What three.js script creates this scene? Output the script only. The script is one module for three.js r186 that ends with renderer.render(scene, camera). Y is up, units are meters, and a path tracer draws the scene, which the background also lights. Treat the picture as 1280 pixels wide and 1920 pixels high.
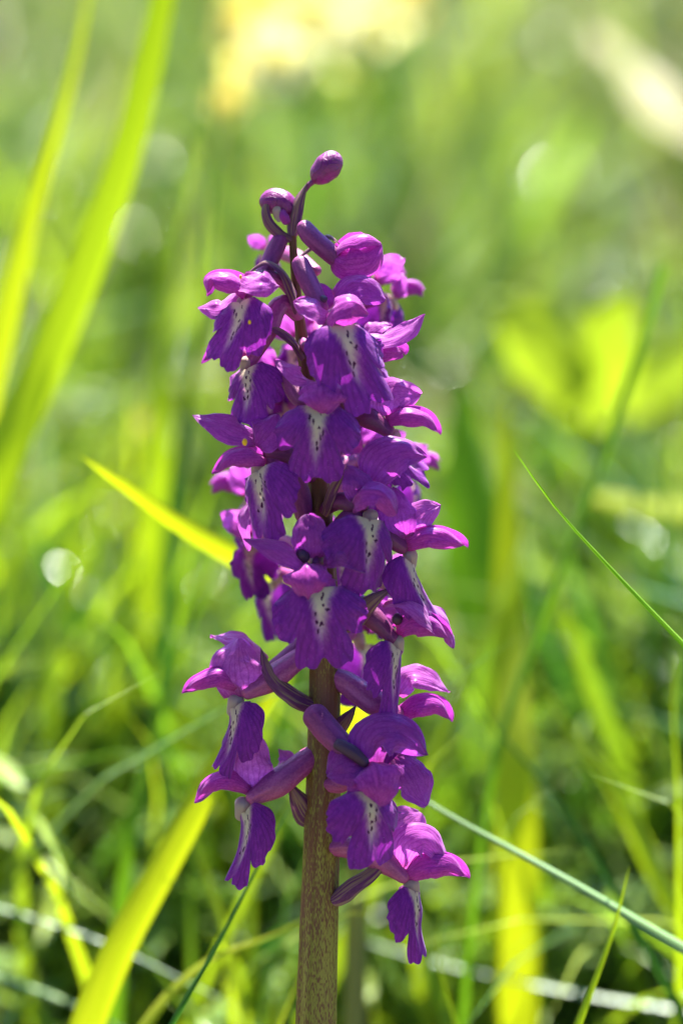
import * as THREE from 'three';
import { Sky } from 'three/addons/objects/Sky.js';

// ---------------------------------------------------------------- camera, sky, sun, exposure
const H = 0.155, S = H / 1920, D = 0.6, PITCH = 14 * Math.PI / 180, FOCUS_H = 0.17;
const scene = new THREE.Scene();
const camera = new THREE.PerspectiveCamera(2 * Math.atan(H / 2 / D) * 180 / Math.PI, 682 / 1024, 0.02, 200);
camera.position.set(0, FOCUS_H + D * Math.sin(PITCH), D * Math.cos(PITCH));
camera.rotation.x = -PITCH;
camera.focus = D - 55 * S;
camera.userData.fStop = 6.2;
camera.updateMatrixWorld(true);
scene.add(camera);

const renderer = new THREE.WebGLRenderer({ antialias: true });
renderer.toneMapping = THREE.LinearToneMapping;
renderer.toneMappingExposure = 4.7;
renderer.shadowMap.enabled = true;

const sunDir = new THREE.Vector3(0.08, 0.84, -0.5).normalize();
const sky = new Sky();
sky.name = 'sky';
sky.scale.setScalar(150);
sky.userData = { kind: 'structure', label: 'bright clear blue spring sky above the meadow' };
const su = sky.material.uniforms;
su.sunPosition.value.copy(sunDir);
su.turbidity.value = 9; su.rayleigh.value = 0.7; su.mieCoefficient.value = 0.005;
scene.add(sky);
scene.environmentIntensity = 0.1;

const sun = new THREE.DirectionalLight(new THREE.Color(1, 0.94, 0.82), 5);
sun.position.copy(sunDir).multiplyScalar(5);
sun.castShadow = true;
sun.shadow.radius = 1;
Object.assign(sun.shadow.camera, { left: -1.5, right: 1.5, top: 1.5, bottom: -1.5, near: 0.1, far: 12 });
sun.shadow.mapSize.set(4096, 4096);
sun.name = 'sunlight';
scene.add(sun, sun.target);

// ---------------------------------------------------------------- numbers, points, noise
let seed = 7;
const rnd = () => { seed = (seed * 1664525 + 1013904223) >>> 0; return seed / 4294967296; };
const rr = (a, b) => a + (b - a) * rnd();
const clamp = (x, a, b) => Math.min(b, Math.max(a, x));
const sstep = (a, b, x) => { const t = clamp((x - a) / (b - a), 0, 1); return t * t * (3 - 2 * t); };
const mix = (a, b, t) => a + (b - a) * t;
function hash(x, y, s) { let n = (x * 374761393 + y * 668265263 + s * 2147483647) | 0; n = Math.imul(n ^ (n >>> 13), 1274126177); return ((n ^ (n >>> 16)) >>> 0) / 4294967296; }
function vnoise(x, y, s = 0, wx = 0, wy = 0) {          // value noise, wrapping every wx, wy cells
  const xi = Math.floor(x), yi = Math.floor(y), fx = x - xi, fy = y - yi;
  const w = (v, m) => m ? ((v % m) + m) % m : v;
  const u = fx * fx * (3 - 2 * fx), v = fy * fy * (3 - 2 * fy);
  const a = hash(w(xi, wx), w(yi, wy), s), b = hash(w(xi + 1, wx), w(yi, wy), s), c = hash(w(xi, wx), w(yi + 1, wy), s), d = hash(w(xi + 1, wx), w(yi + 1, wy), s);
  return mix(mix(a, b, u), mix(c, d, u), v);
}
const V3 = (x, y, z) => new THREE.Vector3(x, y, z);
const CAM = camera.matrixWorld.clone();
// a point of the place: x, y in the photograph's pixels, and metres in front of the lens
function at(x, y, depth) { return V3((x - 640) * S * depth / D, (960 - y) * S * depth / D, -depth).applyMatrix4(CAM); }
// for the orchid: d is how far in front of its stem, in photograph pixels
const po = ([x, y, d]) => at(x, y, D - d * S);
const dirOf = ([x, y, z]) => V3(x, y, z).transformDirection(CAM);

// the meadow rises gently behind the orchid
const soilAt = (x, z) => z > 0 ? 0 : 2.5 * (1 - Math.exp(0.16 * z / 2.5));

const taken = {};
function numbered(n) { taken[n] = (taken[n] || 0) + 1; return taken[n] === 1 ? n : n + '_' + String(taken[n] - 1).padStart(3, '0'); }
function tag(o, label, category, group, kind) {
  o.userData.label = label;
  if (category) o.userData.category = category;
  if (group) o.userData.group = group;
  if (kind) o.userData.kind = kind;
  return o;
}
function thing(name, pos, label, category, group) {
  const g = new THREE.Group(); g.name = numbered(name); g.position.copy(pos); scene.add(g);
  g.updateMatrixWorld(true);
  return tag(g, label, category, group);
}
// world-space geometry -> a mesh under its parent
function part(name, geo, mat, parent) {
  const m = new THREE.Mesh(geo, mat); m.name = name;
  m.castShadow = m.receiveShadow = true;
  const o = V3(0, 0, 0); for (let p = parent; p; p = p.parent) o.add(p.position);
  geo.translate(-o.x, -o.y, -o.z);
  parent.add(m);
  return m;
}

// ---------------------------------------------------------------- textures
function tex(w, h, f, { srgb = true, repeat } = {}) {
  const a = new Uint8Array(w * h * 4);
  for (let j = 0; j < h; j++) for (let i = 0; i < w; i++) {
    const c = f((i + 0.5) / w, (j + 0.5) / h), k = (j * w + i) * 4;
    a[k] = clamp(c[0], 0, 255); a[k + 1] = clamp(c[1], 0, 255); a[k + 2] = clamp(c[2], 0, 255); a[k + 3] = 255;
  }
  const t = new THREE.DataTexture(a, w, h);
  t.magFilter = THREE.LinearFilter; t.minFilter = THREE.LinearFilter;
  t.wrapS = t.wrapT = THREE.RepeatWrapping;
  if (srgb) t.colorSpace = THREE.SRGBColorSpace;
  if (repeat) t.repeat.set(...repeat);
  t.needsUpdate = true;
  return t;
}
const lerp3 = (a, b, t) => [mix(a[0], b[0], t), mix(a[1], b[1], t), mix(a[2], b[2], t)];
const grain = tex(256, 256, (u, v) => { const g = 128 + 90 * (vnoise(u * 64, v * 64, 3, 64, 64) - 0.5) + 80 * (vnoise(u * 128, v * 128, 4, 128, 128) - 0.5); return [g, g, g]; }, { srgb: false });
const grainFine = grain.clone(); grainFine.repeat.set(1, 1.4); grainFine.needsUpdate = true;

// flat lip: a fan round the throat; reach of its margin at the angle th
const LIP_TURN = 1.85;
function lipReach(th, s = 0) {
  const a = Math.abs(th), side = th < 0 ? 1 : 2;
  let L;
  if (a < 0.48) L = 0.97 + 0.05 * Math.sin(a / 0.48 * 2.6) - 0.08 * Math.exp(-((th / 0.07) ** 2)) - 0.08 * sstep(0.36, 0.48, a);
  else { const b = (a - 0.48) / (LIP_TURN - 0.48); L = 0.78 + 0.04 * sstep(0, 0.2, b) - 0.2 * sstep(0.15, 0.8, b) - 0.30 * sstep(0.62, 1, b) ** 1.5; }
  L -= 0.17 * Math.exp(-(((a - 0.50 - 0.04 * Math.sin(s * 5 + side)) / 0.045) ** 2));
  L += (0.016 * Math.sin(a * 34 + s * 3 + side) + 0.08 * (vnoise(th * 9 + 40, s * 7.7, 11) - 0.5) + 0.03 * (vnoise(th * 26 + 80, s * 3.1, 12) - 0.5)) * (1 - sstep(0.9, 1.4, a) * 0.7);
  return L;
}
const lipFlat = (v, t, s) => { const th = v * LIP_TURN, r = mix(0.02, 1, t) * lipReach(th, s), e = 0.09 * (1 - t); return [r * Math.sin(th), r * Math.cos(th) * (1 - 0.1 * t) + 0.06 - e * 0.2]; };
function lipTexture(s) {
  const spots = [];
  const q0 = seed; seed = 100 + s * 77;
  for (let k = 0; k < 8; k++) {
    const y = 0.12 + k * 0.058 + rr(-0.02, 0.02), w = 0.14 * (1 - y * 1.0);
    spots.push([rr(-1, 1) * w, y, rr(0.013, 0.028), rr(0.018, 0.042)]);
  }
  seed = q0;
  return tex(384, 384, (u, vv) => {
    const [x, y] = lipFlat(u * 2 - 1, vv, s), t = vv;
    const n = vnoise(x * 22, y * 14, s) * 0.6 + vnoise(x * 60, y * 40, s + 1) * 0.4;
    let c = lerp3([114, 26, 136], [154, 46, 172], n);
    const ang = Math.atan2(x, y + 0.12), vein = Math.pow(0.5 + 0.5 * Math.sin(ang * 62 + vnoise(x * 8, y * 8, 5) * 3), 4);
    c = lerp3(c, [74, 8, 82], vein * (0.05 + 0.3 * vnoise(x * 9, y * 5, 6)));
    const edge = (0.125 + 0.012 * Math.sin(s * 9)) * (1 - y / (0.66 + 0.05 * s)) + 0.06 * (1 - sstep(0.02, 0.2, y)) + 0.03 * (n - 0.5);
    let w = 1 - sstep(edge - 0.06, edge + 0.11, Math.abs(x) + 0.03 * (vnoise(x * 40, y * 30, 8) - 0.5));
    if (y > 0.84) w = 0;
    w *= 1 - sstep(0.55, 0.8, y) * 0.75;
    if (y < 0) w *= 1 - sstep(0, 0.14, Math.abs(x));
    c = lerp3(c, lerp3([226, 212, 172], [208, 184, 190], sstep(0.2, 0.65, y)), w * 0.95);
    for (const [sx, sy, rx, ry] of spots) {
      const q = Math.hypot((x - sx) / rx, (y - sy) / ry) + 1.0 * (vnoise(x * 60, y * 60, 9) - 0.5);
      if (q < 1.15) c = lerp3(c, [66, 8, 62], 1 - sstep(0.65, 1.15, q));
    }
    if (hash(Math.floor(u * 384), Math.floor(vv * 384), s + 40) > 0.9975) c = [225, 205, 235];
    return c;
  });
}
const lipTex = [0, 1, 2, 3, 4].map(lipTexture);
function petalTexture(s, a, b, vc, base) {
  return tex(256, 256, (u, v) => {
    const x = (u - 0.5) * (0.25 + Math.sin(Math.PI * v)), n = vnoise(u * 14, v * 18, s) * 0.5 + vnoise(u * 44, v * 44, s + 1) * 0.5;
    let c = lerp3(a, b, n);
    const line = u - 0.5, k = line * 9 / (0.45 + 0.55 * Math.sin(Math.PI * Math.min(v + 0.12, 1)) ** 0.7) + 0.5 * (vnoise(u * 5, v * 5, s + 2) - 0.5);
    const vein = Math.pow(0.5 + 0.5 * Math.cos(k * 2 * Math.PI), 9);
    c = lerp3(c, vc, vein * (0.15 + 0.4 * vnoise(u * 7, v * 3, s + 5)) * (1 - 0.5 * v));
    c = lerp3(c, base, (1 - sstep(0, 0.16, v + 0.06 * (n - 0.5))) * 0.5);
    if (hash(Math.floor(u * 256), Math.floor(v * 256), s + 40) > 0.9975) c = [230, 205, 235];
    return c;
  });
}
const sepalTex = [petalTexture(21, [176, 66, 176], [214, 108, 212], [130, 28, 128], [160, 48, 112]), petalTexture(22, [146, 44, 158], [182, 74, 190], [108, 20, 116], [146, 40, 100])];
const hoodTex = petalTexture(25, [156, 40, 150], [200, 76, 190], [122, 18, 114], [156, 30, 100]);
const veinBump = tex(256, 256, (u, v) => {
  const k = (u - 0.5) * 9 / (0.45 + 0.55 * Math.sin(Math.PI * Math.min(v + 0.12, 1)) ** 0.7) + 0.5 * (vnoise(u * 5, v * 5, 23) - 0.5);
  const g = 150 - 90 * Math.pow(0.5 + 0.5 * Math.cos(k * 2 * Math.PI), 6) + 70 * (vnoise(u * 30, v * 30, 33) - 0.5) + 70 * (vnoise(u * 110, v * 110, 34) - 0.5);
  return [g, g, g];
}, { srgb: false });
const tubeTex = tex(256, 256, (u, v) => {
  const n = vnoise(u * 24, v * 5, 31, 24, 5), m = vnoise(u * 60, v * 60, 32, 60, 60);
  return lerp3(lerp3([126, 34, 104], [172, 72, 142], n), [206, 134, 160], 0.3 * m);
});
const bractTex = tex(256, 256, (u, v) => {
  const n = vnoise(u * 26, v * 3, 41), m = vnoise(u * 60, v * 30, 42), k = vnoise(u * 4, v * 4, 43);
  return lerp3(lerp3([92, 40, 80], [138, 112, 84], sstep(0.35, 0.75, n)), [150, 84, 140], 0.6 * k * m);
});
const stemTex = tex(512, 2048, (u, v) => {          // v runs from the ground to the tip
  const f = vnoise(u * 90, v * 300, 51, 90, 0), f2 = vnoise(u * 170, v * 560, 52, 170, 0), f3 = vnoise(u * 9, v * 30, 53, 9, 0);
  const base = lerp3([126, 118, 38], [156, 144, 62], vnoise(u * 40, v * 10, 54, 40, 0));
  const many = mix(0.46, 1.0, sstep(0.42, 0.85, v)) + 0.4 * (f3 - 0.5);
  const spot = sstep(1 - many - 0.16, 1 - many + 0.18, f * 0.28 + f2 * 0.72);
  return lerp3(base, lerp3([84, 34, 30], [112, 38, 62], f3), spot * 0.58);
});
function bladeTexture(s, a, b, c3) {
  return tex(128, 512, (u, v) => {
    const l = vnoise(u * 22, v * 3, s, 22), l2 = vnoise(u * 44, v * 12, s + 1, 44), k = vnoise(u * 3, v * 9, s + 2);
    let c = lerp3(a, b, l * 0.6 + l2 * 0.4);
    c = lerp3(c, c3, sstep(0.62, 0.9, k) * 0.35);
    if (Math.abs(u - 0.5) < 0.035) c = lerp3(c, c3, 0.4);
    return c;
  });
}

// ---------------------------------------------------------------- materials
const leafy = (o, through) => new THREE.MeshPhysicalMaterial({ side: THREE.DoubleSide, roughness: 1, specularIntensity: 0.4, transmission: through, thickness: 0, ...o });
const M = {};
M.lip = lipTex.map(t => leafy({ name: 'lip', map: t, bumpMap: veinBump, bumpScale: 0.00008, clearcoat: 0.12, clearcoatRoughness: 0.35 }, 0.4));
M.sepal = sepalTex.map(t => leafy({ name: 'sepal', map: t, bumpMap: veinBump, bumpScale: 0.00008, clearcoat: 0.22, clearcoatRoughness: 0.33 }, 0.58));
M.hood = leafy({ name: 'petal', map: hoodTex, bumpMap: veinBump, bumpScale: 0.00008, clearcoat: 0.22, clearcoatRoughness: 0.33 }, 0.42);
M.tube = new THREE.MeshPhysicalMaterial({ name: 'ovary', map: tubeTex, roughness: 0.5, bumpMap: grain, bumpScale: 0.00010 });
M.spur = new THREE.MeshPhysicalMaterial({ name: 'spur', map: tubeTex, color: new THREE.Color(0.66, 0.46, 0.7), roughness: 0.62, bumpMap: grain, bumpScale: 0.00010 });
M.darkOvary = new THREE.MeshPhysicalMaterial({ name: 'dark_ovary', map: tubeTex, color: new THREE.Color(0.5, 0.3, 0.5), roughness: 0.5, bumpMap: grain, bumpScale: 0.00008 });
M.bud = new THREE.MeshPhysicalMaterial({ name: 'bud', map: hoodTex, color: new THREE.Color(0.42, 0.14, 0.34), roughness: 0.4, bumpMap: veinBump, bumpScale: 0.00012 });
M.column = new THREE.MeshPhysicalMaterial({ name: 'column', color: new THREE.Color(0.05, 0.012, 0.05), roughness: 0.6 });
M.throat = leafy({ name: 'throat', color: new THREE.Color(0.5, 0.37, 0.33) }, 0.3);
M.bract = leafy({ name: 'bract', map: bractTex, bumpMap: grain, bumpScale: 0.0001, clearcoat: 0.3, clearcoatRoughness: 0.4 }, 0.12);
M.stem = new THREE.MeshPhysicalMaterial({ name: 'stem', map: stemTex, roughness: 0.6, bumpMap: grainFine, bumpScale: 0.00015, specularIntensity: 0.6 });
M.pollen = new THREE.MeshStandardMaterial({ name: 'pollen', color: new THREE.Color(0.8, 0.42, 0.01), roughness: 0.7 });

// ---------------------------------------------------------------- sheets, tubes, lips
const PROF = {
  ovate: u => Math.pow(Math.sin(Math.PI * (0.12 + 0.88 * Math.pow(u, 0.85))), 0.72),
  round: u => Math.pow(Math.sin(Math.PI * (0.14 + 0.85 * u)), 0.5),
  boat: u => 0.93 * Math.pow(Math.sin(Math.PI * (0.16 + 0.84 * Math.pow(u, 1.15))), 0.75) + 0.07 * (1 - u),
  lance: u => Math.pow(Math.sin(Math.PI * (0.2 + 0.8 * Math.pow(u, 0.75))), 0.9),
  blade: u => (0.55 + 0.45 * Math.sin(Math.PI * Math.min(1, u * 1.1))) * Math.pow(Math.max(0, 1 - u), 0.55) * 1.15,
  strap: u => Math.min(1, 0.7 + u) * Math.pow(Math.max(0, 1 - Math.pow(u, 3)), 0.7),
  even: () => 1,
};
function gridGeo(nu, nv, f) {
  const pos = [], uv = [], idx = [];
  for (let i = 0; i <= nu; i++) for (let j = 0; j <= nv; j++) { const [p, a, b] = f(i / nu, j / nv); pos.push(p.x, p.y, p.z); uv.push(a, b); }
  for (let i = 0; i < nu; i++) for (let j = 0; j < nv; j++) { const a = i * (nv + 1) + j, b = a + nv + 1; idx.push(a, a + 1, b, b, a + 1, b + 1); }
  const g = new THREE.BufferGeometry();
  g.setAttribute('position', new THREE.Float32BufferAttribute(pos, 3));
  g.setAttribute('uv', new THREE.Float32BufferAttribute(uv, 2));
  g.setIndex(idx); g.computeVertexNormals();
  return g;
}
function frames(pts, n0, n1, turn = 0) {
  const c = new THREE.CatmullRomCurve3(pts, false, 'centripetal'); c.arcLengthDivisions = 120; c.getLength();
  return u => {
    const p = c.getPointAt(clamp(u, 0, 1)), T = c.getTangentAt(clamp(u, 0.001, 0.999));
    const n = n0.clone().lerp(n1, u); n.addScaledVector(T, -n.dot(T));
    if (n.lengthSq() < 1e-8) n.set(0.01, 0.02, 1);
    n.normalize(); if (turn) n.applyAxisAngle(T, turn * u);
    return [p, T, n, V3().crossVectors(T, n)];
  };
}
let sheetNo = 0;
// pts: world points; W: full width in metres; n: side it bulges to
function sheet(pts, W, n, { n1, cup = 0.5, cup1, prof = 'ovate', ripple = 0.075, keel = 0, jag = 0.05, nu = 28, nv = 16, turn = 0, lift = 0 } = {}) {
  const fr = frames(pts, n, n1 || n, turn), pf = PROF[prof], id = ++sheetNo * 3.7;
  return gridGeo(nu, nv, (u, q) => {
    const [p, T, N, B] = fr(u), v = q * 2 - 1, h = W / 2 * pf(u) * (1 + jag * (vnoise(u * 9, v > 0 ? id : id + 50, 61) - 0.5) * 2);
    const c = cup1 === undefined ? cup : mix(cup, cup1, u), a = c * v;
    const lat = Math.abs(c) < 1e-3 ? h * v : h * Math.sin(a) / c, drop = Math.abs(c) < 1e-3 ? 0 : h * (1 - Math.cos(a)) / c;
    const wav = W * ripple * (Math.sin(u * 9 + id + v * 1.4) * v * v + 1.2 * (vnoise(u * 4 + id, v * 2.5 + 9, 62) - 0.5) + 0.5 * (vnoise(u * 11 + id, v * 6 + 20, 63) - 0.5));
    const ruff = W * ripple * 0.22 * Math.sin(u * 24 + id + (v > 0 ? 2 : 0)) * v * v * v * v * Math.sin(Math.PI * u);
    const kl = ruff + keel * h * Math.exp(-((v / 0.16) ** 2)), lf = lift * h * v * v * v * v;
    return [p.clone().addScaledVector(B, lat).addScaledVector(N, -drop + wav + kl + lf), q, u];
  });
}
function tube(pts, radii, { rib = 0, ribs = 3, twist = 0, caps = [true, true], nu = 28, nr = 16, uvLen } = {}) {
  const fr = frames(pts, V3(0.13, 0.31, 0.94), V3(0.13, 0.31, 0.94)), len = new THREE.CatmullRomCurve3(pts, false, 'centripetal').getLength();
  const stops = [0]; for (let i = 1; i < pts.length; i++) stops.push(stops[i - 1] + pts[i].distanceTo(pts[i - 1]));
  const rad = u => { let i = 0, k = u * stops[stops.length - 1]; if (radii.length === pts.length) { while (i < radii.length - 2 && k > stops[i + 1]) i++; } else { k = u * (radii.length - 1); i = Math.min(radii.length - 2, Math.floor(k)); }
    const t = radii.length === pts.length ? (k - stops[i]) / (stops[i + 1] - stops[i]) : k - i; return mix(radii[i], radii[i + 1], t * t * (3 - 2 * t) * 0.5 + t * 0.5); };
  return gridGeo(nu, nr, (q, r) => {
    const u = q < 0.5 ? 2 * q * q * 0.5 + q * 0.5 : 1 - (2 * (1 - q) * (1 - q) * 0.5 + (1 - q) * 0.5);
    const [p, T, N, B] = fr(u);
    let R = rad(u);
    if (caps[0]) { const e = u * len / (radii[0] * 0.9); if (e < 1) R *= Math.sqrt(Math.max(0, 1 - (1 - e) ** 2)); }
    if (caps[1]) { const e = (1 - u) * len / (radii[radii.length - 1] * 0.9); if (e < 1) R *= Math.sqrt(Math.max(0, 1 - (1 - e) ** 2)); }
    const a = -r * Math.PI * 2;
    R *= 1 + rib * Math.pow(Math.abs(Math.cos(a * ribs / 2 + twist * u)), 0.7) - rib * 0.5;
    return [p.clone().addScaledVector(N, Math.cos(a) * R).addScaledVector(B, Math.sin(a) * R), r, uvLen ? u * uvLen : u];
  });
}
function lipGeo(pts, W, n, { n1, cup = 0.6, s = 0, ripple = 0.03, back = 0.3 } = {}) {
  const fr = frames(pts, n, n1 || n), h = W / 2;
  return gridGeo(26, 110, (t, q) => {
    const [x, y] = lipFlat(q * 2 - 1, t, s), X = x / 0.66, u = (y + 0.12) / 1.12, [p, T, N, B] = fr(u);
    if (u < 0) p.addScaledVector(T, u * h);
    const a = cup * X, lat = h * Math.sin(a) / cup, drop = h * (1 - Math.cos(a)) / cup;
    const wav = W * ripple * (Math.sin(X * 6 + s * 2 + y * 3) * t * t * Math.abs(X) + 1.6 * (vnoise(X * 2.4 + s * 5, y * 3.4, 71) - 0.5) * t + 0.5 * Math.sin(q * 60 + s) * Math.pow(t, 6));
    const ridge = -0.10 * h * Math.exp(-((X / 0.13) ** 2)) * sstep(0.1, 0.5, y) * (1 - sstep(0.6, 0.9, y));
    return [p.clone().addScaledVector(B, lat).addScaledVector(N, -drop + wav + ridge - back * h * X * X * sstep(0.3, 1, t) * 0.5), q, t];
  });
}

// ---------------------------------------------------------------- ground
const groundTex = tex(512, 512, (u, v) => {
  const n = vnoise(u * 8, v * 8, 81, 8, 8) * 0.5 + vnoise(u * 24, v * 24, 82, 24, 24) * 0.3 + vnoise(u * 90, v * 90, 83, 90, 90) * 0.2;
  const b = vnoise(u * 60, v * 60, 84, 60, 60);
  return lerp3(lerp3([58, 66, 26], [96, 104, 46], b), lerp3([92, 74, 56], [136, 116, 92], b), sstep(0.5, 0.66, n));
}, { repeat: [160, 160] });
{
  const g = new THREE.PlaneGeometry(80, 80, 320, 320); g.rotateX(-Math.PI / 2);
  const p = g.attributes.position;
  for (let i = 0; i < p.count; i++) p.setY(i, soilAt(p.getX(i), p.getZ(i)));
  g.computeVertexNormals();
  const m = new THREE.Mesh(g, new THREE.MeshStandardMaterial({ name: 'meadow_soil', map: groundTex, roughness: 1, bumpMap: groundTex, bumpScale: 0.006 }));
  m.name = 'ground'; m.receiveShadow = true;
  scene.add(tag(m, 'mossy brown meadow soil under the grass', null, null, 'structure'));
}

// ---------------------------------------------------------------- the orchid
const axis = [[590, 3080, 0], [590, 2500, 0], [592, 1920, 0], [597, 1750, 0], [602, 1600, 0], [606, 1450, 0], [608, 1300, 0], [608, 1150, 0], [601, 1000, 0], [595, 880, 0], [586, 780, 0], [572, 680, 0], [560, 590, 0], [552, 500, 0], [549, 450, 0], [552, 400, 0]];
const axisR = [44, 42, 38, 36, 34, 32, 29, 27, 24, 20, 16, 13, 10, 8, 7, 6];
const rootAt = po(axis[0]); rootAt.y = 0;
const orchid = thing('purple_orchid', rootAt, 'tall purple orchid spike with spotted lips on a speckled stem, in sunlit grass', 'flower');
{
  const p = axis.map(po); p[0].y = -0.004;
  const g = tube(p, axisR.map(r => r * S), { caps: [false, true], nu: 160, nr: 54, rib: 0.05, ribs: 9 });
  part('stem', g, M.stem, orchid);
}
const N = (...a) => dirOf(a).normalize();
let lipNo = 0;
class Flower {
  constructor(x, y, d, name = 'flower') {
    this.o = new THREE.Group(); this.o.name = name; this.o.position.copy(po([x, y, d])).sub(rootAt); orchid.add(this.o);
  }
  sep(pts, W, n, o = {}) { part(o.name || 'sepal', sheet(pts.map(po), W * S, N(...n), { cup: 0.35, ...o, n1: o.n1 && N(...o.n1) }), M.sepal[o.m || 0], this.o); return this; }
  pet(pts, W, n, o = {}) { part('petal', sheet(pts.map(po), W * S, N(...n), { cup: 1.0, prof: 'boat', ripple: 0.055, ...o, n1: o.n1 && N(...o.n1) }), M.hood, this.o); return this; }
  // the two petals and the sepal that close over the column, seen from the side: pts run along the upper edge to the beak
  hood(pts, W, { up = 0.45, far = 34, cup = 1.0, lean = 0, near = 1 } = {}) {
    pts = pts.map(([x, y, d], i) => [x, y + (i === 1 || i === 2 ? 15 : i === 0 ? 4 : 0), d]); W *= 0.88;
    this.pet(pts, W, [lean, up, near], { cup });
    const [ex, ey, ed] = pts[pts.length - 1], [fx] = pts[pts.length - 2];
    this.pet([...pts.map(([x, y, d]) => [x + 3, y - 4, d - far]), [ex + 0.25 * (ex - fx), ey + 6, ed - far]], W * 0.95, [lean, up, -near], { cup });
    return this;
  }
  lip(pts, W, n, o = {}) { part('lip', lipGeo(pts.map(po), W * S, N(...n), { ripple: 0.045, ...o, s: (o.s ?? 0) + 0.31 * (++lipNo % 9), n1: o.n1 && N(...o.n1) }), M.lip[o.s ?? 0], this.o); return this; }
  throat(pts, r) { const p = pts.map(q => [...q]), e = p[p.length - 1]; e[1] += 8; e[2] -= 24; part('throat', tube(p.map(po), r.map((q, i) => q * (i ? 0.62 : 0.85) * S), { nu: 14, rib: 0.15, ribs: 2 }), M.throat, this.o); return this; }
  ovary(pts, r, dark) { part('ovary', tube(pts.map(po), r.map((q, i) => q * (i === r.length - 1 ? 0.5 : 0.74 + 0.12 * i / (r.length - 1)) * S), { rib: 0.12, ribs: 3, twist: 2.5 }), dark ? M.darkOvary : M.tube, this.o); return this; }
  spur(pts, r) { part('spur', tube(pts.map(po), r.map(q => q * 0.88 * S), { nu: 32, nr: 20 }), M.spur, this.o); return this; }
  column(pts, r) { part('column', tube(pts.map(po), r.map(q => q * 0.8 * S), { nu: 14, rib: 0.2, ribs: 2 }), M.column, this.o); return this; }
  pollen(list) { for (const [x, y, d, r] of list) { const g = new THREE.IcosahedronGeometry(r * S, 1); const p = po([x, y, d]); g.scale(1, 1.4, 1); g.translate(p.x, p.y, p.z); part('pollen_grain', g, M.pollen, this.o); } return this; }
}
function bract(pts, W, n, o = {}) { part('bract', sheet(pts.map(po), W * 1.3 * S, N(...n), { cup: 1.25, prof: 'lance', ripple: 0.03, jag: 0.02, ...o, n1: o.n1 && N(...o.n1) }), M.bract, orchid); }
function bud(pts, r, o = {}) { return part('bud', tube(pts.map(po), r.map(q => q * S), { rib: 0.07, ribs: 3, twist: 1.2, nu: 30, nr: 30, ...o }), M.bud, orchid); }

// tip of the spike: the closed bud on its thin stalk, a curled bud, a swollen bud on its spur
{
  const b = bud([[588, 344, 4], [600, 328, 6], [614, 312, 8], [635, 287, 8]], [10, 22, 26, 17]);
  part('stalk', tube([[549, 440, 0], [551, 405, 2], [562, 372, 4], [578, 348, 5], [592, 337, 5]].map(po), [6, 6, 5, 5, 6].map(q => q * S)), M.darkOvary, b.parent);
  bract([[546, 442, 8], [548, 410, 12], [557, 378, 14], [576, 341, 8]], 30, [-0.5, 0.2, 0.9], { cup: 1.0 });
  // curled
  bud([[545, 408, -6], [530, 382, -8], [512, 378, -6], [500, 398, 0]], [17, 24, 24, 18]);
  bract([[547, 452, 6], [520, 436, 16], [500, 412, 20], [497, 384, 14], [516, 364, 4], [543, 372, -6]], 19, [-0.8, 0.3, 0.6], { n1: [0.2, 1, 0.5], cup: 1.0 });
  part('petal', sheet([[541, 420, 14], [534, 406, 22], [528, 392, 16]].map(po), 22 * S, N(0.2, 0.2, 1), { prof: 'round', cup: 0.9 }), M.hood, orchid);
  part('petal', sheet([[527, 415, 12], [518, 396, 16], [520, 376, 12]].map(po), 20 * S, N(-0.3, 0.2, 1), { prof: 'round', cup: 0.8 }), M.throat, orchid);
  // swollen bud to the right
  const f = new Flower(632, 470, 34, 'opening_bud');
  f.spur([[564, 416, 22], [580, 440, 32], [606, 464, 36], [640, 492, 34]], [16, 21, 21, 20]);
  f.pet([[622, 484, 44], [650, 496, 66], [690, 488, 62], [714, 458, 40]], 84, [0.05, -0.1, 1], { cup: 1.25, prof: 'round' });
  f.pet([[628, 470, 32], [652, 446, 52], [690, 440, 48], [714, 456, 36]], 66, [0, 1, 0.35], { cup: 1.25, prof: 'round' });
  f.pet([[626, 478, 10], [650, 470, -14], [690, 462, -12], [712, 458, 16]], 86, [0, 0.1, -1], { cup: 1.3, prof: 'round' });
  bract([[560, 480, -14], [590, 455, 10], [612, 440, 26], [632, 452, 40], [642, 466, 44]], 22, [0.1, 1, 0.5]);
}
// flower at the upper left, facing left
{
  const f = new Flower(447, 562, 88);
  f.hood([[462, 546, 76], [446, 514, 100], [416, 506, 106], [394, 522, 104], [389, 550, 100]], 60, { up: 0.7, far: 40, lean: -0.2 })
    .sep([[452, 520, 80], [486, 528, 106], [524, 536, 96]], 70, [0.15, 0.55, 0.85], { cup: 0.4 })
    .sep([[452, 552, 60], [414, 574, 70], [371, 578, 58]], 58, [-0.3, 0.7, 0.7], { cup: 0.5 })
    .throat([[458, 558, 70], [446, 566, 92]], [14, 12])
    .lip([[450, 548, 86], [448, 590, 112], [432, 630, 112], [400, 690, 88]], 128, [-0.3, 0.2, 0.95], { s: 1, cup: 0.8 })
    .ovary([[552, 560, 8], [530, 530, 24], [490, 520, 50], [456, 548, 70]], [13, 15, 16, 15])
    .spur([[455, 556, 60], [490, 520, 30], [515, 470, 10], [530, 440, 0]], [14, 18, 19, 17])
    .pollen([[468, 604, 122, 3], [451, 519, 112, 3]]);
  bract([[560, 586, 12], [552, 545, 34], [530, 505, 46], [498, 489, 52], [464, 512, 60]], 30, [0.4, 0.8, 0.5], { n1: [-0.2, 1, 0.4] });
}
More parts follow.
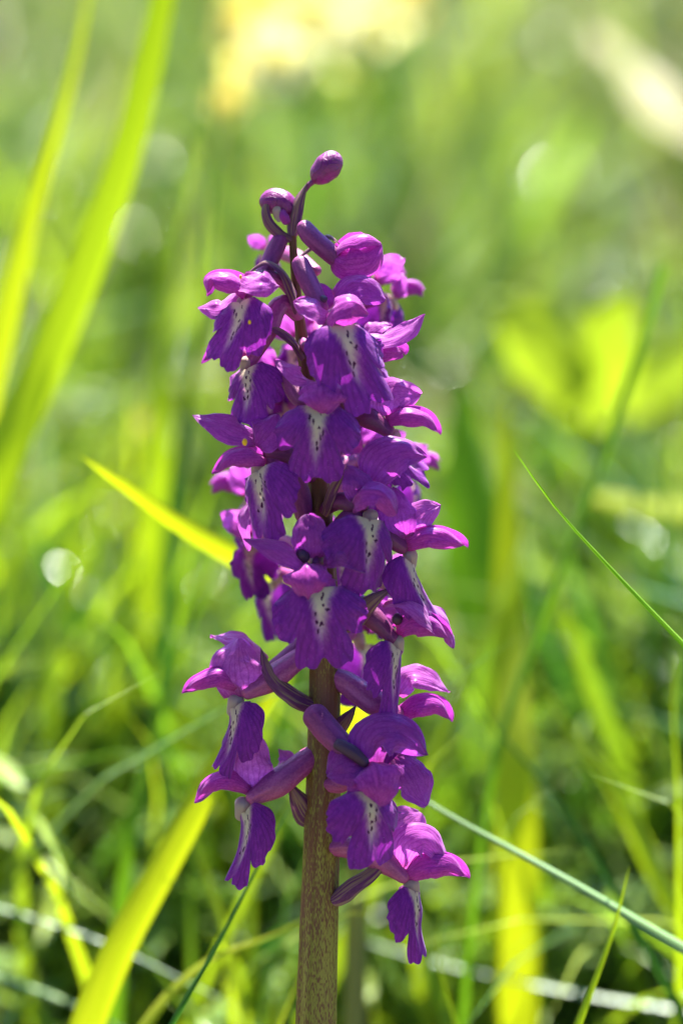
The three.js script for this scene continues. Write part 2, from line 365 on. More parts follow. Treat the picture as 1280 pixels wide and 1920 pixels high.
// flower below it, facing left, lip folded
{
  const f = new Flower(458, 676, 56);
  f.hood([[462, 664, 50], [430, 632, 66], [400, 640, 68], [382, 676, 62]], 54, { up: 0.6, lean: -0.3 })
    .ovary([[566, 600, -4], [530, 570, 20], [500, 618, 40], [464, 688, 50]], [16, 22, 25, 22])
    .throat([[462, 668, 56], [458, 700, 64]], [15, 13])
    .lip([[462, 676, 60], [462, 712, 84], [462, 750, 86], [456, 806, 70]], 140, [-0.45, 0.1, 0.9], { s: 2, cup: 0.95 })
    .sep([[456, 690, 26], [440, 720, 20], [428, 752, 10]], 40, [-0.6, 0.3, 0.6]);
  bract([[572, 668, 14], [548, 632, 40], [515, 612, 54], [478, 606, 58]], 34, [0.1, 0.9, 0.55]);
}
// big flower high on the right front
{
  const f = new Flower(628, 600, 118);
  f.pet([[610, 606, 108], [628, 578, 138], [660, 566, 138], [690, 590, 120]], 62, [0, 0.7, 0.8], { cup: 0.66, prof: 'round', keel: 0.14, jag: 0.1 })
    .pet([[612, 612, 100], [640, 596, 130], [672, 590, 124], [688, 594, 112]], 44, [0.1, -0.1, 1], { cup: 0.8 })
    .sep([[618, 588, 100], [588, 574, 116], [550, 566, 108]], 64, [-0.1, 0.6, 0.8], { cup: 0.35 })
    .sep([[630, 562, 86], [672, 536, 92], [722, 562, 80]], 62, [0.2, 0.35, 0.9], { cup: 0.6, prof: 'round', m: 1 })
    .sep([[622, 574, 78], [606, 552, 76], [596, 530, 66]], 40, [-0.2, 0.4, 0.9], { m: 1 })
    .column([[612, 566, 94], [600, 556, 96]], [11, 8])
    .throat([[628, 596, 104], [640, 622, 124]], [18, 15])
    .lip([[636, 588, 118], [652, 640, 150], [672, 700, 146], [706, 775, 118]], 172, [0.28, 0.15, 0.95], { s: 0, cup: 0.75 })
    .spur([[606, 590, 92], [590, 552, 80], [572, 516, 66], [558, 482, 52]], [16, 20, 21, 18])
    .ovary([[566, 640, 4], [580, 650, 50], [606, 628, 86], [624, 600, 104]], [12, 15, 17, 16]);
}
// small flower looking right, upper right edge
{
  const f = new Flower(690, 640, 40);
  f.sep([[676, 634, 44], [724, 634, 52], [764, 616, 44], [796, 588, 34]], 52, [0.1, 0.75, 0.7], { cup: 0.5, prof: 'ovate' })
    .sep([[686, 630, 20], [706, 612, 20], [736, 610, 10]], 44, [0, 0.7, 0.7])
    .hood([[690, 648, 40], [720, 640, 56], [742, 644, 52], [756, 660, 44]], 62, { up: 0.1, lean: 0.2 })
    .throat([[684, 656, 36], [694, 676, 38]], [14, 12])
    .lip([[690, 656, 34], [704, 686, 34], [722, 706, 20], [736, 720, 0]], 96, [0.6, 0.5, 0.6], { s: 3, cup: 0.8 })
    .ovary([[572, 690, -6], [600, 660, 0], [646, 650, 20], [690, 648, 32]], [12, 16, 18, 16]);
}
// front flower in the middle, below the big one
{
  const f = new Flower(598, 756, 128);
  f.pet([[610, 712, 104], [608, 726, 140], [606, 752, 158], [606, 776, 148]], 104, [0, 0.5, 0.9], { cup: 0.68, prof: 'round', keel: 0.14, jag: 0.1 })
    .sep([[588, 716, 96], [560, 702, 112], [516, 674, 104]], 46, [-0.3, 0.75, 0.6], { cup: 0.5 })
    .sep([[614, 716, 90], [634, 700, 92], [658, 690, 84]], 44, [0.2, 0.5, 0.8], { m: 1 })
    .throat([[598, 744, 110], [598, 774, 132]], [22, 18])
    .lip([[598, 742, 126], [594, 800, 156], [592, 850, 150], [590, 910, 126]], 172, [-0.03, 0.12, 1], { s: 1, cup: 0.6 })
    .spur([[590, 750, 100], [562, 744, 86], [546, 716, 70], [536, 690, 54]], [15, 21, 22, 18])
    .ovary([[588, 810, 4], [640, 780, 50], [640, 752, 96], [608, 744, 116]], [13, 16, 17, 16], true);
  bract([[592, 830, 10], [628, 800, 60], [664, 768, 86], [704, 740, 92]], 34, [0.2, 0.9, 0.4]);
}
// left flower with two spread sepals
{
  const f = new Flower(484, 862, 84);
  f.sep([[484, 822, 74], [436, 802, 94], [361, 778, 88]], 66, [-0.05, 0.6, 0.8], { cup: 0.55, keel: -0.05, m: 1 })
    .sep([[480, 836, 88], [500, 808, 104], [522, 776, 96]], 74, [0.05, 0.5, 0.9], { cup: 0.4, m: 1 })
    .hood([[498, 856, 84], [470, 838, 110], [432, 842, 112], [404, 882, 104]], 56, { up: 0.45, lean: -0.1 })
    .throat([[486, 868, 78], [480, 890, 92]], [20, 17])
    .lip([[482, 864, 88], [484, 912, 116], [488, 960, 114], [494, 1022, 96]], 160, [-0.6, 0.1, 0.8], { s: 4, cup: 0.95 })
    .sep([[470, 940, 40], [456, 980, 44], [466, 1034, 36]], 36, [-0.6, 0.2, 0.7])
    .ovary([[590, 900, 4], [564, 880, 40], [532, 850, 70], [492, 850, 80]], [14, 18, 19, 16], true)
    .spur([[496, 850, 70], [540, 880, 50], [562, 930, 30], [572, 980, 20]], [18, 24, 24, 18])
    .pollen([[459, 829, 118, 5]]);
}
// right flower, looking right, veined sepal up
{
  const f = new Flower(730, 800, 40);
  f.sep([[722, 782, 36], [738, 744, 46], [790, 738, 28]], 86, [0.1, 0.25, 1], { cup: 0.45 })
    .hood([[720, 784, 44], [756, 762, 66], [796, 768, 60], [820, 810, 48]], 56, { up: 0.5, lean: 0.1 })
    .ovary([[588, 800, -4], [640, 770, 24], [690, 784, 44], [738, 816, 44]], [14, 21, 24, 22], true)
    .throat([[736, 806, 40], [742, 836, 44]], [18, 16])
    .lip([[740, 814, 40], [752, 850, 40], [776, 870, 20], [806, 890, -10]], 120, [0.6, 0.5, 0.6], { s: 2, cup: 0.7 });
}
// front flower right of the stem with the wide upper sepal
{
  const f = new Flower(694, 950, 108);
  f.sep([[690, 906, 90], [720, 860, 112], [760, 846, 108], [800, 858, 92]], 92, [0.1, 0.3, 0.95], { cup: 0.6, m: 1 })
    .sep([[676, 942, 100], [668, 906, 120], [650, 872, 110]], 62, [-0.1, 0.3, 0.95], { cup: 0.4, m: 1 })
    .pet([[662, 946, 96], [680, 920, 134], [716, 924, 138], [742, 966, 122]], 66, [0.05, 0.6, 0.8], { cup: 0.68, prof: 'round', keel: 0.14, jag: 0.1 })
    .throat([[694, 954, 92], [694, 984, 112]], [20, 17])
    .lip([[690, 952, 108], [696, 1010, 134], [694, 1060, 130], [688, 1120, 106]], 176, [0.55, 0.1, 0.85], { s: 0, cup: 0.9 })
    .ovary([[602, 960, 6], [634, 940, 50], [664, 944, 84], [690, 950, 100]], [16, 20, 22, 18], true)
    .spur([[680, 956, 84], [656, 976, 60], [636, 1000, 40], [622, 1030, 30]], [18, 26, 26, 20]);
  bract([[602, 960, 22], [612, 925, 56], [630, 895, 84], [660, 872, 92]], 40, [-0.2, 0.7, 0.7]);
}
// right flower looking right, below it
{
  const f = new Flower(768, 1030, 60);
  f.sep([[762, 1000, 56], [784, 966, 66], [826, 946, 52]], 66, [0.2, 0.5, 0.85], { cup: 0.4 })
    .sep([[756, 1010, 72], [742, 960, 92], [738, 912, 84]], 76, [-0.1, 0.2, 1], { cup: 0.5, m: 1 })
    .hood([[758, 1016, 62], [800, 988, 86], [842, 996, 80], [870, 1022, 64]], 62, { up: 0.4, lean: 0.1 })
    .throat([[768, 1030, 56], [770, 1060, 62]], [19, 16])
    .lip([[770, 1036, 60], [776, 1080, 84], [796, 1124, 80], [828, 1182, 54]], 118, [0.75, 0.15, 0.6], { s: 3, cup: 1.4 })
    .ovary([[604, 1010, -4], [660, 980, 30], [716, 1000, 56], [764, 1034, 58]], [16, 24, 28, 24], true);
}
// front flower at mid height: open face
{
  const f = new Flower(596, 1080, 140);
  f.sep([[584, 1046, 110], [582, 1010, 124], [576, 964, 112]], 72, [0, 0.2, 1], { cup: -0.4, m: 1, prof: 'round' })
    .sep([[580, 1068, 118], [530, 1034, 140], [456, 1010, 128]], 50, [-0.1, 0.6, 0.8], { cup: 0.5, m: 1 })
    .sep([[606, 1050, 118], [640, 1030, 142], [684, 1074, 134]], 66, [0.1, 0.5, 0.85], { cup: 0.6, m: 1 })
    .column([[574, 1050, 108], [560, 1034, 126]], [17, 12])
    .pet([[574, 1058, 116], [574, 1068, 150], [574, 1092, 164], [578, 1124, 152]], 92, [-0.1, 0.5, 0.9], { cup: 0.66, prof: 'round', keel: 0.14, jag: 0.1 })
    .pet([[604, 1074, 112], [612, 1084, 138], [616, 1098, 140], [612, 1112, 132]], 56, [0.35, 0.4, 0.85], { cup: 0.8, prof: 'round' })
    .throat([[600, 1080, 116], [602, 1112, 138]], [24, 20])
    .lip([[600, 1078, 134], [600, 1140, 160], [604, 1190, 156], [610, 1258, 134]], 190, [0.02, 0.12, 1], { s: 0, cup: 0.62 })
    .ovary([[606, 1150, 10], [600, 1090, 50], [594, 1050, 90], [592, 1062, 116]], [15, 18, 18, 16], true);
}
// right flower in shade looking down and right
{
  const f = new Flower(746, 1180, 66);
  f.sep([[722, 1128, 66], [772, 1128, 96], [800, 1160, 92], [814, 1192, 80]], 58, [0.2, 0.8, 0.6], { cup: 0.4 })
    .sep([[800, 1134, 40], [830, 1158, 48], [850, 1216, 38]], 48, [0.5, 0.6, 0.6], { cup: 0.5 })
    .hood([[742, 1180, 60], [776, 1152, 88], [814, 1160, 84], [838, 1196, 66]], 66, { up: 0.25, lean: 0.1 })
    .column([[738, 1158, 64], [752, 1164, 74]], [20, 12])
    .ovary([[608, 1150, -4], [650, 1120, 30], [696, 1156, 56], [744, 1206, 64]], [16, 22, 25, 21], true)
    .throat([[742, 1190, 62], [746, 1222, 72]], [19, 17])
    .lip([[744, 1196, 68], [742, 1240, 96], [740, 1290, 98], [738, 1352, 84]], 112, [0.72, 0.1, 0.65], { s: 1, cup: 1.45 });
  bract([[628, 1172, 40], [664, 1150, 76], [700, 1122, 92], [738, 1100, 86]], 46, [0.1, 0.4, 0.9]);
}
// right flower, sunlit pink hood looking right
{
  const f = new Flower(752, 1340, 20);
  f.sep([[742, 1300, 10], [766, 1264, 26], [806, 1272, 24], [842, 1298, 12]], 62, [0.1, 0.7, 0.7], { cup: 0.4 })
    .sep([[730, 1320, -6], [708, 1270, 4], [712, 1230, 0]], 76, [-0.1, 0.3, 0.9], { cup: 0.4 })
    .hood([[744, 1340, 24], [782, 1306, 46], [820, 1308, 40], [842, 1348, 26]], 60, { up: 0.35, lean: 0.1 })
    .ovary([[610, 1260, -10], [650, 1280, 14], [700, 1316, 30], [756, 1344, 28]], [18, 28, 30, 24])
    .throat([[752, 1340, 22], [750, 1372, 26]], [20, 17])
    .lip([[752, 1346, 22], [754, 1390, 40], [756, 1430, 40], [760, 1476, 26]], 120, [0.5, 0.1, 0.8], { s: 2, cup: 1.1 });
  bract([[622, 1400, -10], [640, 1370, 14], [655, 1345, 26], [668, 1322, 30]], 40, [0.5, 0.3, 0.8]);
}
// left flower, rounded veined sepal, looking left
{
  const f = new Flower(446, 1300, 40);
  f.sep([[452, 1306, 44], [440, 1250, 66], [448, 1196, 44]], 108, [-0.15, 0.2, 1], { cup: 0.7, prof: 'round' })
    .sep([[500, 1240, 0], [450, 1200, 10], [394, 1192, -4]], 60, [-0.1, 0.85, 0.5], { cup: 0.3 })
    .hood([[456, 1282, 44], [410, 1250, 72], [372, 1262, 68], [347, 1294, 54]], 58, { up: 0.45, lean: -0.1 })
    .ovary([[604, 1210, -10], [560, 1236, 14], [510, 1272, 32], [452, 1304, 42]], [18, 25, 29, 24])
    .throat([[446, 1302, 40], [434, 1336, 46]], [22, 19])
    .lip([[440, 1306, 42], [438, 1352, 68], [426, 1398, 66], [404, 1456, 44]], 116, [-0.72, 0.15, 0.65], { s: 3, cup: 1.4 })
    .spur([[470, 1290, 30], [520, 1250, 0], [560, 1215, -20], [584, 1190, -30]], [16, 20, 20, 16]);
  bract([[590, 1316, 18], [554, 1296, 38], [516, 1266, 54], [488, 1214, 50]], 50, [0.4, 0.75, 0.55], { n1: [0.7, 0.4, 0.6] });
}
// lowest left flower
{
  const f = new Flower(466, 1490, 30);
  f.sep([[472, 1482, 34], [464, 1430, 50], [480, 1378, 34]], 98, [-0.1, 0.2, 1], { cup: 0.5, prof: 'round' })
    .sep([[520, 1450, 10], [540, 1424, 22], [522, 1404, 14]], 40, [0.2, 0.7, 0.7])
    .hood([[474, 1476, 36], [430, 1444, 60], [392, 1454, 56], [370, 1500, 44]], 56, { up: 0.45, lean: -0.1 })
    .ovary([[606, 1400, -10], [568, 1432, 14], [520, 1468, 34], [462, 1502, 36]], [22, 29, 32, 26])
    .throat([[458, 1496, 34], [450, 1530, 40]], [22, 18])
    .lip([[456, 1500, 36], [462, 1548, 62], [452, 1598, 60], [428, 1664, 40]], 110, [-0.72, 0.15, 0.65], { s: 4, cup: 1.45 });
  bract([[590, 1545, -4], [570, 1525, 14], [555, 1495, 26], [538, 1460, 24]], 44, [-0.3, 0.4, 0.9]);
}
// low front flower with the blunt spur across the stem
{
  const f = new Flower(690, 1450, 110);
  f.spur([[676, 1438, 96], [650, 1408, 96], [612, 1368, 80], [578, 1326, 66]], [20, 26, 29, 28])
    .sep([[694, 1440, 104], [700, 1384, 128], [744, 1372, 128], [802, 1416, 112]], 96, [0.1, 0.35, 0.95], { cup: 0.6, m: 1 })
    .sep([[690, 1424, 104], [650, 1430, 128], [612, 1452, 122]], 92, [-0.1, 0.5, 0.85], { cup: 0.4, m: 1, prof: 'round' })
    .sep([[740, 1420, 80], [772, 1450, 84], [800, 1512, 70]], 74, [0.3, 0.3, 0.9], { cup: 0.4, prof: 'round', m: 1, jag: 0.12 })
    .column([[626, 1392, 112], [660, 1410, 124], [690, 1436, 122]], [14, 17, 12])
    .pet([[696, 1428, 108], [706, 1442, 146], [712, 1474, 156], [712, 1512, 142]], 94, [0.1, 0.5, 0.9], { cup: 0.66, prof: 'round', keel: 0.14, jag: 0.1 })
    .pet([[664, 1450, 108], [672, 1466, 134], [680, 1484, 138], [690, 1500, 128]], 60, [-0.3, 0.35, 0.9], { cup: 0.7, prof: 'round' })
    .throat([[690, 1470, 108], [694, 1504, 128]], [22, 19])
    .lip([[690, 1466, 124], [698, 1522, 152], [700, 1568, 146], [700, 1632, 124]], 170, [0.42, 0.12, 0.9], { s: 2, cup: 0.8 })
    .ovary([[606, 1470, 10], [640, 1470, 50], [664, 1450, 84], [688, 1446, 104]], [18, 20, 20, 18]);
}
// lowest right flower on its pale bract
{
  const f = new Flower(764, 1640, 40);
  f.sep([[744, 1600, 10], [756, 1556, 22], [790, 1524, 10]], 96, [0.1, 0.4, 0.9], { cup: 0.4, prof: 'round' })
    .sep([[748, 1626, 52], [764, 1578, 74], [800, 1570, 70], [838, 1628, 54]], 74, [0.1, 0.5, 0.85], { cup: 0.7 })
    .hood([[754, 1640, 46], [796, 1606, 72], [838, 1606, 66], [872, 1642, 50]], 74, { up: 0.3, lean: 0.1 })
    .ovary([[610, 1590, 6], [660, 1590, 34], [716, 1612, 44], [766, 1652, 44]], [20, 26, 30, 24])
    .throat([[768, 1646, 42], [778, 1682, 46]], [20, 17])
    .lip([[774, 1652, 44], [782, 1700, 70], [784, 1746, 70], [796, 1806, 54]], 106, [0.72, 0.15, 0.65], { s: 0, cup: 1.45 })
    .sep([[772, 1660, 20], [756, 1680, 24], [744, 1706, 16]], 44, [-0.4, 0.6, 0.6]);
  bract([[618, 1682, 26], [652, 1654, 48], [690, 1634, 58], [736, 1598, 54]], 52, [0.1, 0.8, 0.6]);
}
// flowers on the far side of the spike, built from one plan and turned
function farFlower(x, y, d, yaw, sc = 1, s = 0, nod = 0.1) {
  const f = new Flower(x, y, d), F = V3(Math.sin(yaw), -nod, Math.cos(yaw)).normalize(), R = V3(Math.cos(yaw), 0, -Math.sin(yaw)), U = V3().crossVectors(F, R);
  const q = (a, b, c) => { const v = V3().addScaledVector(R, a * sc).addScaledVector(U, b * sc).addScaledVector(F, c * sc); return [x + v.x, y - v.y, d + v.z]; };
  const n = (a, b, c) => { const v = V3().addScaledVector(R, a).addScaledVector(U, b).addScaledVector(F, c); return [v.x, v.y, v.z]; };
  for (const k of [-1, 1]) {
    f.sep([q(12 * k, 14, 0), q(44 * k, 44, 18), q(96 * k, 60, 6)], 66 * sc, n(0, 0.5, 0.9), { cup: 0.4 });
    f.pet([q(10 * k, 10, 4), q(16 * k, 36, 36), q(10 * k, 34, 66), q(4 * k, 14, 84)], 52 * sc, n(k, 0.6, 0.2));
  }
  f.sep([q(0, 20, 0), q(0, 50, 26), q(0, 52, 64), q(0, 34, 86)], 54 * sc, n(0, 1, 0.1), { cup: 0.8 });
  f.lip([q(0, 0, 4), q(0, -44, 34), q(0, -92, 34), q(0, -150, 14)], 160 * sc, n(0, 0.1, 1), { s, cup: 0.7 });
  f.throat([q(0, 4, -12), q(0, -14, 12)], [20 * sc, 17 * sc]);
  const ax = x < 600 ? 596 : 604;
  f.ovary([[ax, y + 40, -20], [mix(ax, x, 0.5), y + 10, d * 0.6], q(0, 2, -14)], [14, 20, 18]);
}
for (const a of [
  [700, 535, -150, 2.2, 0.85, 0], [560, 640, -150, -2.6, 0.8, 1], [500, 470, -200, -2.4, 0.45, 1], [690, 860, -120, 2.6, 0.8, 2],
  [470, 930, -230, -1.9, 0.9, 3], [520, 1075, -210, -2.3, 0.9, 0], [760, 885, -230, 2.0, 0.8, 1], [672, 1190, -130, 2.5, 0.95, 2],
  [540, 760, -160, -2.8, 0.8, 4], [655, 690, -160, 2.9, 0.8, 3], [640, 1010, -180, 3.0, 0.8, 0], [650, 835, -170, 2.4, 0.85, 2], [520, 700, -150, -2.2, 0.8, 0], [600, 610, -160, 2.8, 0.75, 3], [735, 560, -190, 1.8, 0.7, 1], [480, 1010, -160, -2.5, 0.8, 2], [720, 1090, -150, 2.2, 0.75, 4],
]) farFlower(...a);

// ---------------------------------------------------------------- grass: blades that can be told apart
const G = (r, g, b) => new THREE.Color(r, g, b);
const bladeTexs = [bladeTexture(91, [196, 205, 150], [255, 255, 225], [225, 235, 160]), bladeTexture(92, [150, 170, 150], [235, 240, 235], [255, 255, 250])];
const blend = (name, c, through = 0.5, t = 0) => leafy({ name, map: bladeTexs[t], color: c }, through);
const shiny = (name, c, rough = 0.35) => new THREE.MeshPhysicalMaterial({ name, map: bladeTexs[1], color: c, roughness: rough, side: THREE.DoubleSide });
const wild = bladeTexture(95, [200, 205, 170], [255, 255, 235], [235, 240, 190]);
M.yellow = blend('yellow_green_blade', G(0.56, 0.61, 0.012), 0.66);
M.lime = blend('lime_blade', G(0.44, 0.57, 0.012), 0.64);
M.green = blend('green_blade', G(0.2, 0.4, 0.015), 0.5);
M.bright = blend('bright_blade', G(0.95, 0.98, 0.02), 0.7);
M.fresh = blend('fresh_blade', G(0.3, 0.6, 0.015), 0.5);
M.deep = blend('deep_green_blade', G(0.05, 0.16, 0.025), 0.4);
M.pale = shiny('pale_blade', G(0.22, 0.36, 0.1), 0.45);
M.silver = shiny('silvery_blade', G(0.2, 0.3, 0.14), 0.45);
// spine: [x, y, depth in metres] from the tip down; the blade runs on from the last point to its root in the soil
function blade(name, spine, Wpx, mat, label, group, { n = [0, 0.05, 1], cup = 0.5, prof = 'blade', root = true, lean = 0.25, nu = 40, turn = 0, cat = 'grass leaf' } = {}) {
  const pts = spine.map(([x, y, z]) => at(x, y, z));
  const dm = spine.reduce((a, s) => a + s[2], 0) / spine.length, W = Wpx * S * dm / D;
  if (root) {
    const e = pts[pts.length - 1].clone(), dir = e.clone().sub(pts[pts.length - 2]).normalize();
    const steps = 4, h = e.y - soilAt(e.x, e.z);
    const side = V3(dir.x, 0, dir.z).multiplyScalar(h * lean / Math.max(0.35, Math.abs(dir.y) + 0.2));
    for (let k = 1; k <= steps; k++) { const t = k / steps; pts.push(V3(e.x + side.x * Math.sin(t * 1.57), e.y - (h + 0.003) * t ** 1.3, e.z + side.z * Math.sin(t * 1.57))); }
  }
  pts.reverse();
  const base = pts[0].clone(); base.y = soilAt(base.x, base.z);
  const t = thing(name, base, label, cat, group);
  part('leaf_blade', sheet(pts, W, dirOf(n), { cup, prof, ripple: 0.02, jag: 0.01, nu, nv: 8, turn }), mat, t);
  return t;
}
blade('grass_leaf', [[180, -90, 0.7], [140, 120, 0.695], [75, 340, 0.69], [10, 600, 0.685], [-60, 900, 0.68]], 110, M.bright, 'narrower lime blade leaning out of the left edge, left of the widest one', null, { n: [0.2, -0.1, 1] });
blade('grass_leaf', [[400, -420, 0.69], [318, -60, 0.685], [252, 240, 0.682], [170, 480, 0.68], [70, 720, 0.677], [-10, 900, 0.672]], 96, M.lime, 'widest lime blade, slanting from top edge at upper left', null, { prof: 'strap', n: [0.2, -0.1, 1] });
blade('grass_leaf', [[352, 300, 0.76], [332, 420, 0.755], [306, 600, 0.75], [300, 800, 0.745]], 90, M.lime, 'blurred lime blade upright behind the leftmost top flower', null, {});
blade('grass_leaf', [[400, 130, 0.72], [396, 300, 0.72], [388, 430, 0.72], [370, 640, 0.72], [330, 900, 0.715]], 40, M.deep, 'thin dark green blade upright left of the spike tip', null, {});
blade('grass_leaf', [[148, 852, 0.632], [240, 915, 0.64], [340, 985, 0.645], [440, 1042, 0.65], [540, 1095, 0.67], [620, 1190, 0.70], [664, 1360, 0.74]], 74, M.yellow, 'yellow green pointed blade crossing behind spike at mid left', null, { n: [0.1, 0, 1], cup: 0.3, prof: 'strap' });
blade('grass_leaf', [[700, 1010, 0.652], [610, 1140, 0.648], [508, 1290, 0.644], [400, 1460, 0.64], [300, 1640, 0.637], [225, 1780, 0.635]], 74, M.yellow, 'bright yellow blade slanting behind the lower left flowers', null, { prof: 'strap', lean: 0.4, n: [0.2, 0, 1] });
blade('grass_leaf', [[962, 843, 0.597], [1040, 950, 0.598], [1130, 1050, 0.599], [1220, 1145, 0.6], [1330, 1260, 0.6]], 40, M.fresh, 'sharp thin green blade in focus at right edge', null, { n: [0.25, 0.35, 1], cup: 0.8, lean: 0.5 });
blade('grass_stalk', [[1240, 498, 0.68], [1215, 600, 0.68], [1170, 740, 0.678], [1126, 870, 0.676], [1060, 1040, 0.672], [990, 1230, 0.67], [930, 1420, 0.665]], 24, M.green, 'blunt green stalk standing taller than broad leaves at right', null, { prof: 'even', cup: 1.4, cat: 'grass stalk' });
blade('grass_leaf', [[740, 1465, 0.628], [840, 1525, 0.624], [960, 1590, 0.622], [1080, 1655, 0.62], [1200, 1725, 0.618], [1330, 1800, 0.616]], 84, M.pale, 'pale blue green blade slanting down right from the low flowers', null, { n: [0.1, 0.85, 0.55], cup: 1.0, lean: 0.6 });
blade('grass_leaf', [[560, 1718, 0.69], [760, 1788, 0.687], [930, 1830, 0.684], [1100, 1864, 0.68], [1330, 1905, 0.675]], 46, M.silver, 'silvery flat blade lying along the bottom right edge', null, { n: [0, 0.95, 0.35], cup: 0.5, lean: 0.7 });
blade('grass_leaf', [[470, 1900, 0.655], [340, 1835, 0.657], [220, 1776, 0.66], [100, 1732, 0.664], [-60, 1690, 0.67]], 46, M.silver, 'silvery thin blade sloping across the lower left corner', null, { n: [0, 0.9, 0.4], cup: 0.6, lean: 0.7 });
blade('grass_leaf', [[330, 1990, 0.66], [200, 1912, 0.663], [90, 1862, 0.667], [-60, 1822, 0.67]], 64, M.pale, 'pale blade at the very bottom left corner', null, { n: [0, 0.9, 0.4], cup: 0.6, lean: 0.7 });
blade('grass_leaf', [[1180, 1620, 0.615], [1150, 1740, 0.614], [1110, 1850, 0.612], [1060, 1990, 0.61]], 44, M.lime, 'upright yellow green blade crossing the silvery blade at bottom right', null, {});
blade('grass_leaf', [[556, 1490, 0.622], [510, 1575, 0.618], [468, 1655, 0.615], [430, 1730, 0.613], [392, 1800, 0.612], [345, 1880, 0.61], [290, 1990, 0.61]], 28, M.deep, 'dark green narrow blade left of the thick stem', null, { cup: 0.9 });
blade('grass_leaf', [[580, 1720, 0.64], [500, 1758, 0.64], [410, 1790, 0.638], [330, 1850, 0.635], [250, 1960, 0.632]], 56, M.yellow, 'yellow arching blade low left of the thick stem', null, { n: [0.2, 0.8, 0.6] });
blade('grass_leaf', [[946, 740, 0.71], [950, 960, 0.705], [952, 1180, 0.70], [966, 1440, 0.69]], 92, M.yellow, 'wide yellow blurred blade upright right of the spike', null, { prof: 'strap' });
blade('grass_leaf', [[850, 1190, 0.665], [920, 1350, 0.66], [1010, 1460, 0.656], [1110, 1600, 0.652], [1180, 1720, 0.65]], 26, M.deep, 'dark thin blade arching at right under the wide yellow one', null, { lean: 0.5 });
blade('grass_leaf', [[960, 1180, 0.69], [1040, 1330, 0.686], [1140, 1460, 0.68], [1230, 1640, 0.675], [1330, 1800, 0.67]], 68, M.lime, 'lime blade arching toward the lower right corner', null, { lean: 0.5 });
blade('grass_leaf', [[400, 1060, 0.685], [340, 1200, 0.682], [290, 1370, 0.678], [245, 1560, 0.672]], 44, M.green, 'mid green blurred blade upright behind the bright yellow slanting one', null, {});
blade('grass_leaf', [[262, 800, 0.75], [250, 960, 0.745], [230, 1120, 0.74], [225, 1300, 0.735]], 60, M.lime, 'short lime blurred blade at left under the pointed blade', null, {});
blade('grass_leaf', [[60, 700, 0.72], [20, 830, 0.715], [-20, 960, 0.71]], 90, M.yellow, 'yellow blurred blade at the left edge at mid height', null, {});
blade('grass_leaf', [[150, 1160, 0.75], [190, 1300, 0.74], [215, 1450, 0.73]], 60, M.lime, 'lime blurred blade low at left near the edge', null, {});
blade('grass_leaf', [[830, 1690, 0.64], [820, 1790, 0.638], [850, 1900, 0.636], [870, 1990, 0.634]], 26, M.lime, 'thin lime blade under the lowest right flower', null, {});
blade('grass_leaf', [[1268, 1210, 0.65], [1262, 1340, 0.65], [1270, 1480, 0.65]], 26, M.lime, 'thin lime blade upright at the right edge below the sharp one', null, {});
blade('grass_leaf', [[690, 1716, 0.632], [650, 1712, 0.632], [620, 1735, 0.633]], 26, M.yellow, 'small pale leaf tip poking out behind the thick stem', null, { n: [0, 0.8, 0.5] });

// ---------------------------------------------------------------- yellow flowers, broad leaves and a dry leaf out of focus behind
M.corolla = leafy({ name: 'yellow_corolla', color: G(0.9, 0.76, 0.2), clearcoat: 0.2, clearcoatRoughness: 0.35 }, 0.45);
M.cream = leafy({ name: 'cream_corolla', color: G(0.95, 0.88, 0.45), clearcoat: 0.2, clearcoatRoughness: 0.35 }, 0.5);
M.calyx = leafy({ name: 'pale_calyx', color: G(0.7, 0.72, 0.22) }, 0.5);
M.dry = leafy({ name: 'dry_leaf', map: wild, color: G(0.8, 0.68, 0.58), clearcoat: 0.3, clearcoatRoughness: 0.4 }, 0.3);
M.broad = leafy({ name: 'broad_leaf', map: wild, color: G(0.34, 0.44, 0.02), clearcoat: 0.3, clearcoatRoughness: 0.35 }, 0.5);
M.reddish = leafy({ name: 'red_leaf', map: wild, color: G(0.3, 0.1, 0.05) }, 0.3);
M.olive = shiny('olive_stalk', G(0.3, 0.28, 0.05), 0.6);
function wildflower(label, heads, top, root) {
  const base = root.clone(); base.y = soilAt(base.x, base.z);
  const t = thing('yellow_wildflower', base, label, 'flower');
  const mid = base.clone().lerp(top, 0.5); mid.x += 0.006;
  part('stalk', tube([base.clone().setY(base.y - 0.003), mid, top], [0.0016, 0.0015, 0.0013], { nu: 16, nr: 8 }), M.green, t);
  heads.forEach(([x, y, z, size, dx, dy, dz, m]) => {
    const c = at(x, y, z), F = V3(dx, dy, dz).normalize(), A = V3(0, 1, 0).cross(F).normalize(), B = V3().crossVectors(F, A);
    part('calyx', tube([top, top.clone().lerp(c, 0.35), c.clone().addScaledVector(F, -size * 0.7), c], [0.0008, 0.0012, size * 0.3, size * 0.22], { nu: 14, nr: 10, rib: 0.15, ribs: 5 }), M.calyx, t);
    for (let k = 0; k < 5; k++) {
      const a = k / 5 * 6.283, r = V3().addScaledVector(A, Math.cos(a)).addScaledVector(B, Math.sin(a));
      const q = (l, f) => c.clone().addScaledVector(r, l * size).addScaledVector(F, f * size);
      part('petal', sheet([q(0.05, 0), q(0.45, 0.32), q(0.95, 0.36)], size * 0.95, F, { prof: 'round', cup: -0.4, nu: 10, nv: 6 }), m, t);
    }
  });
}
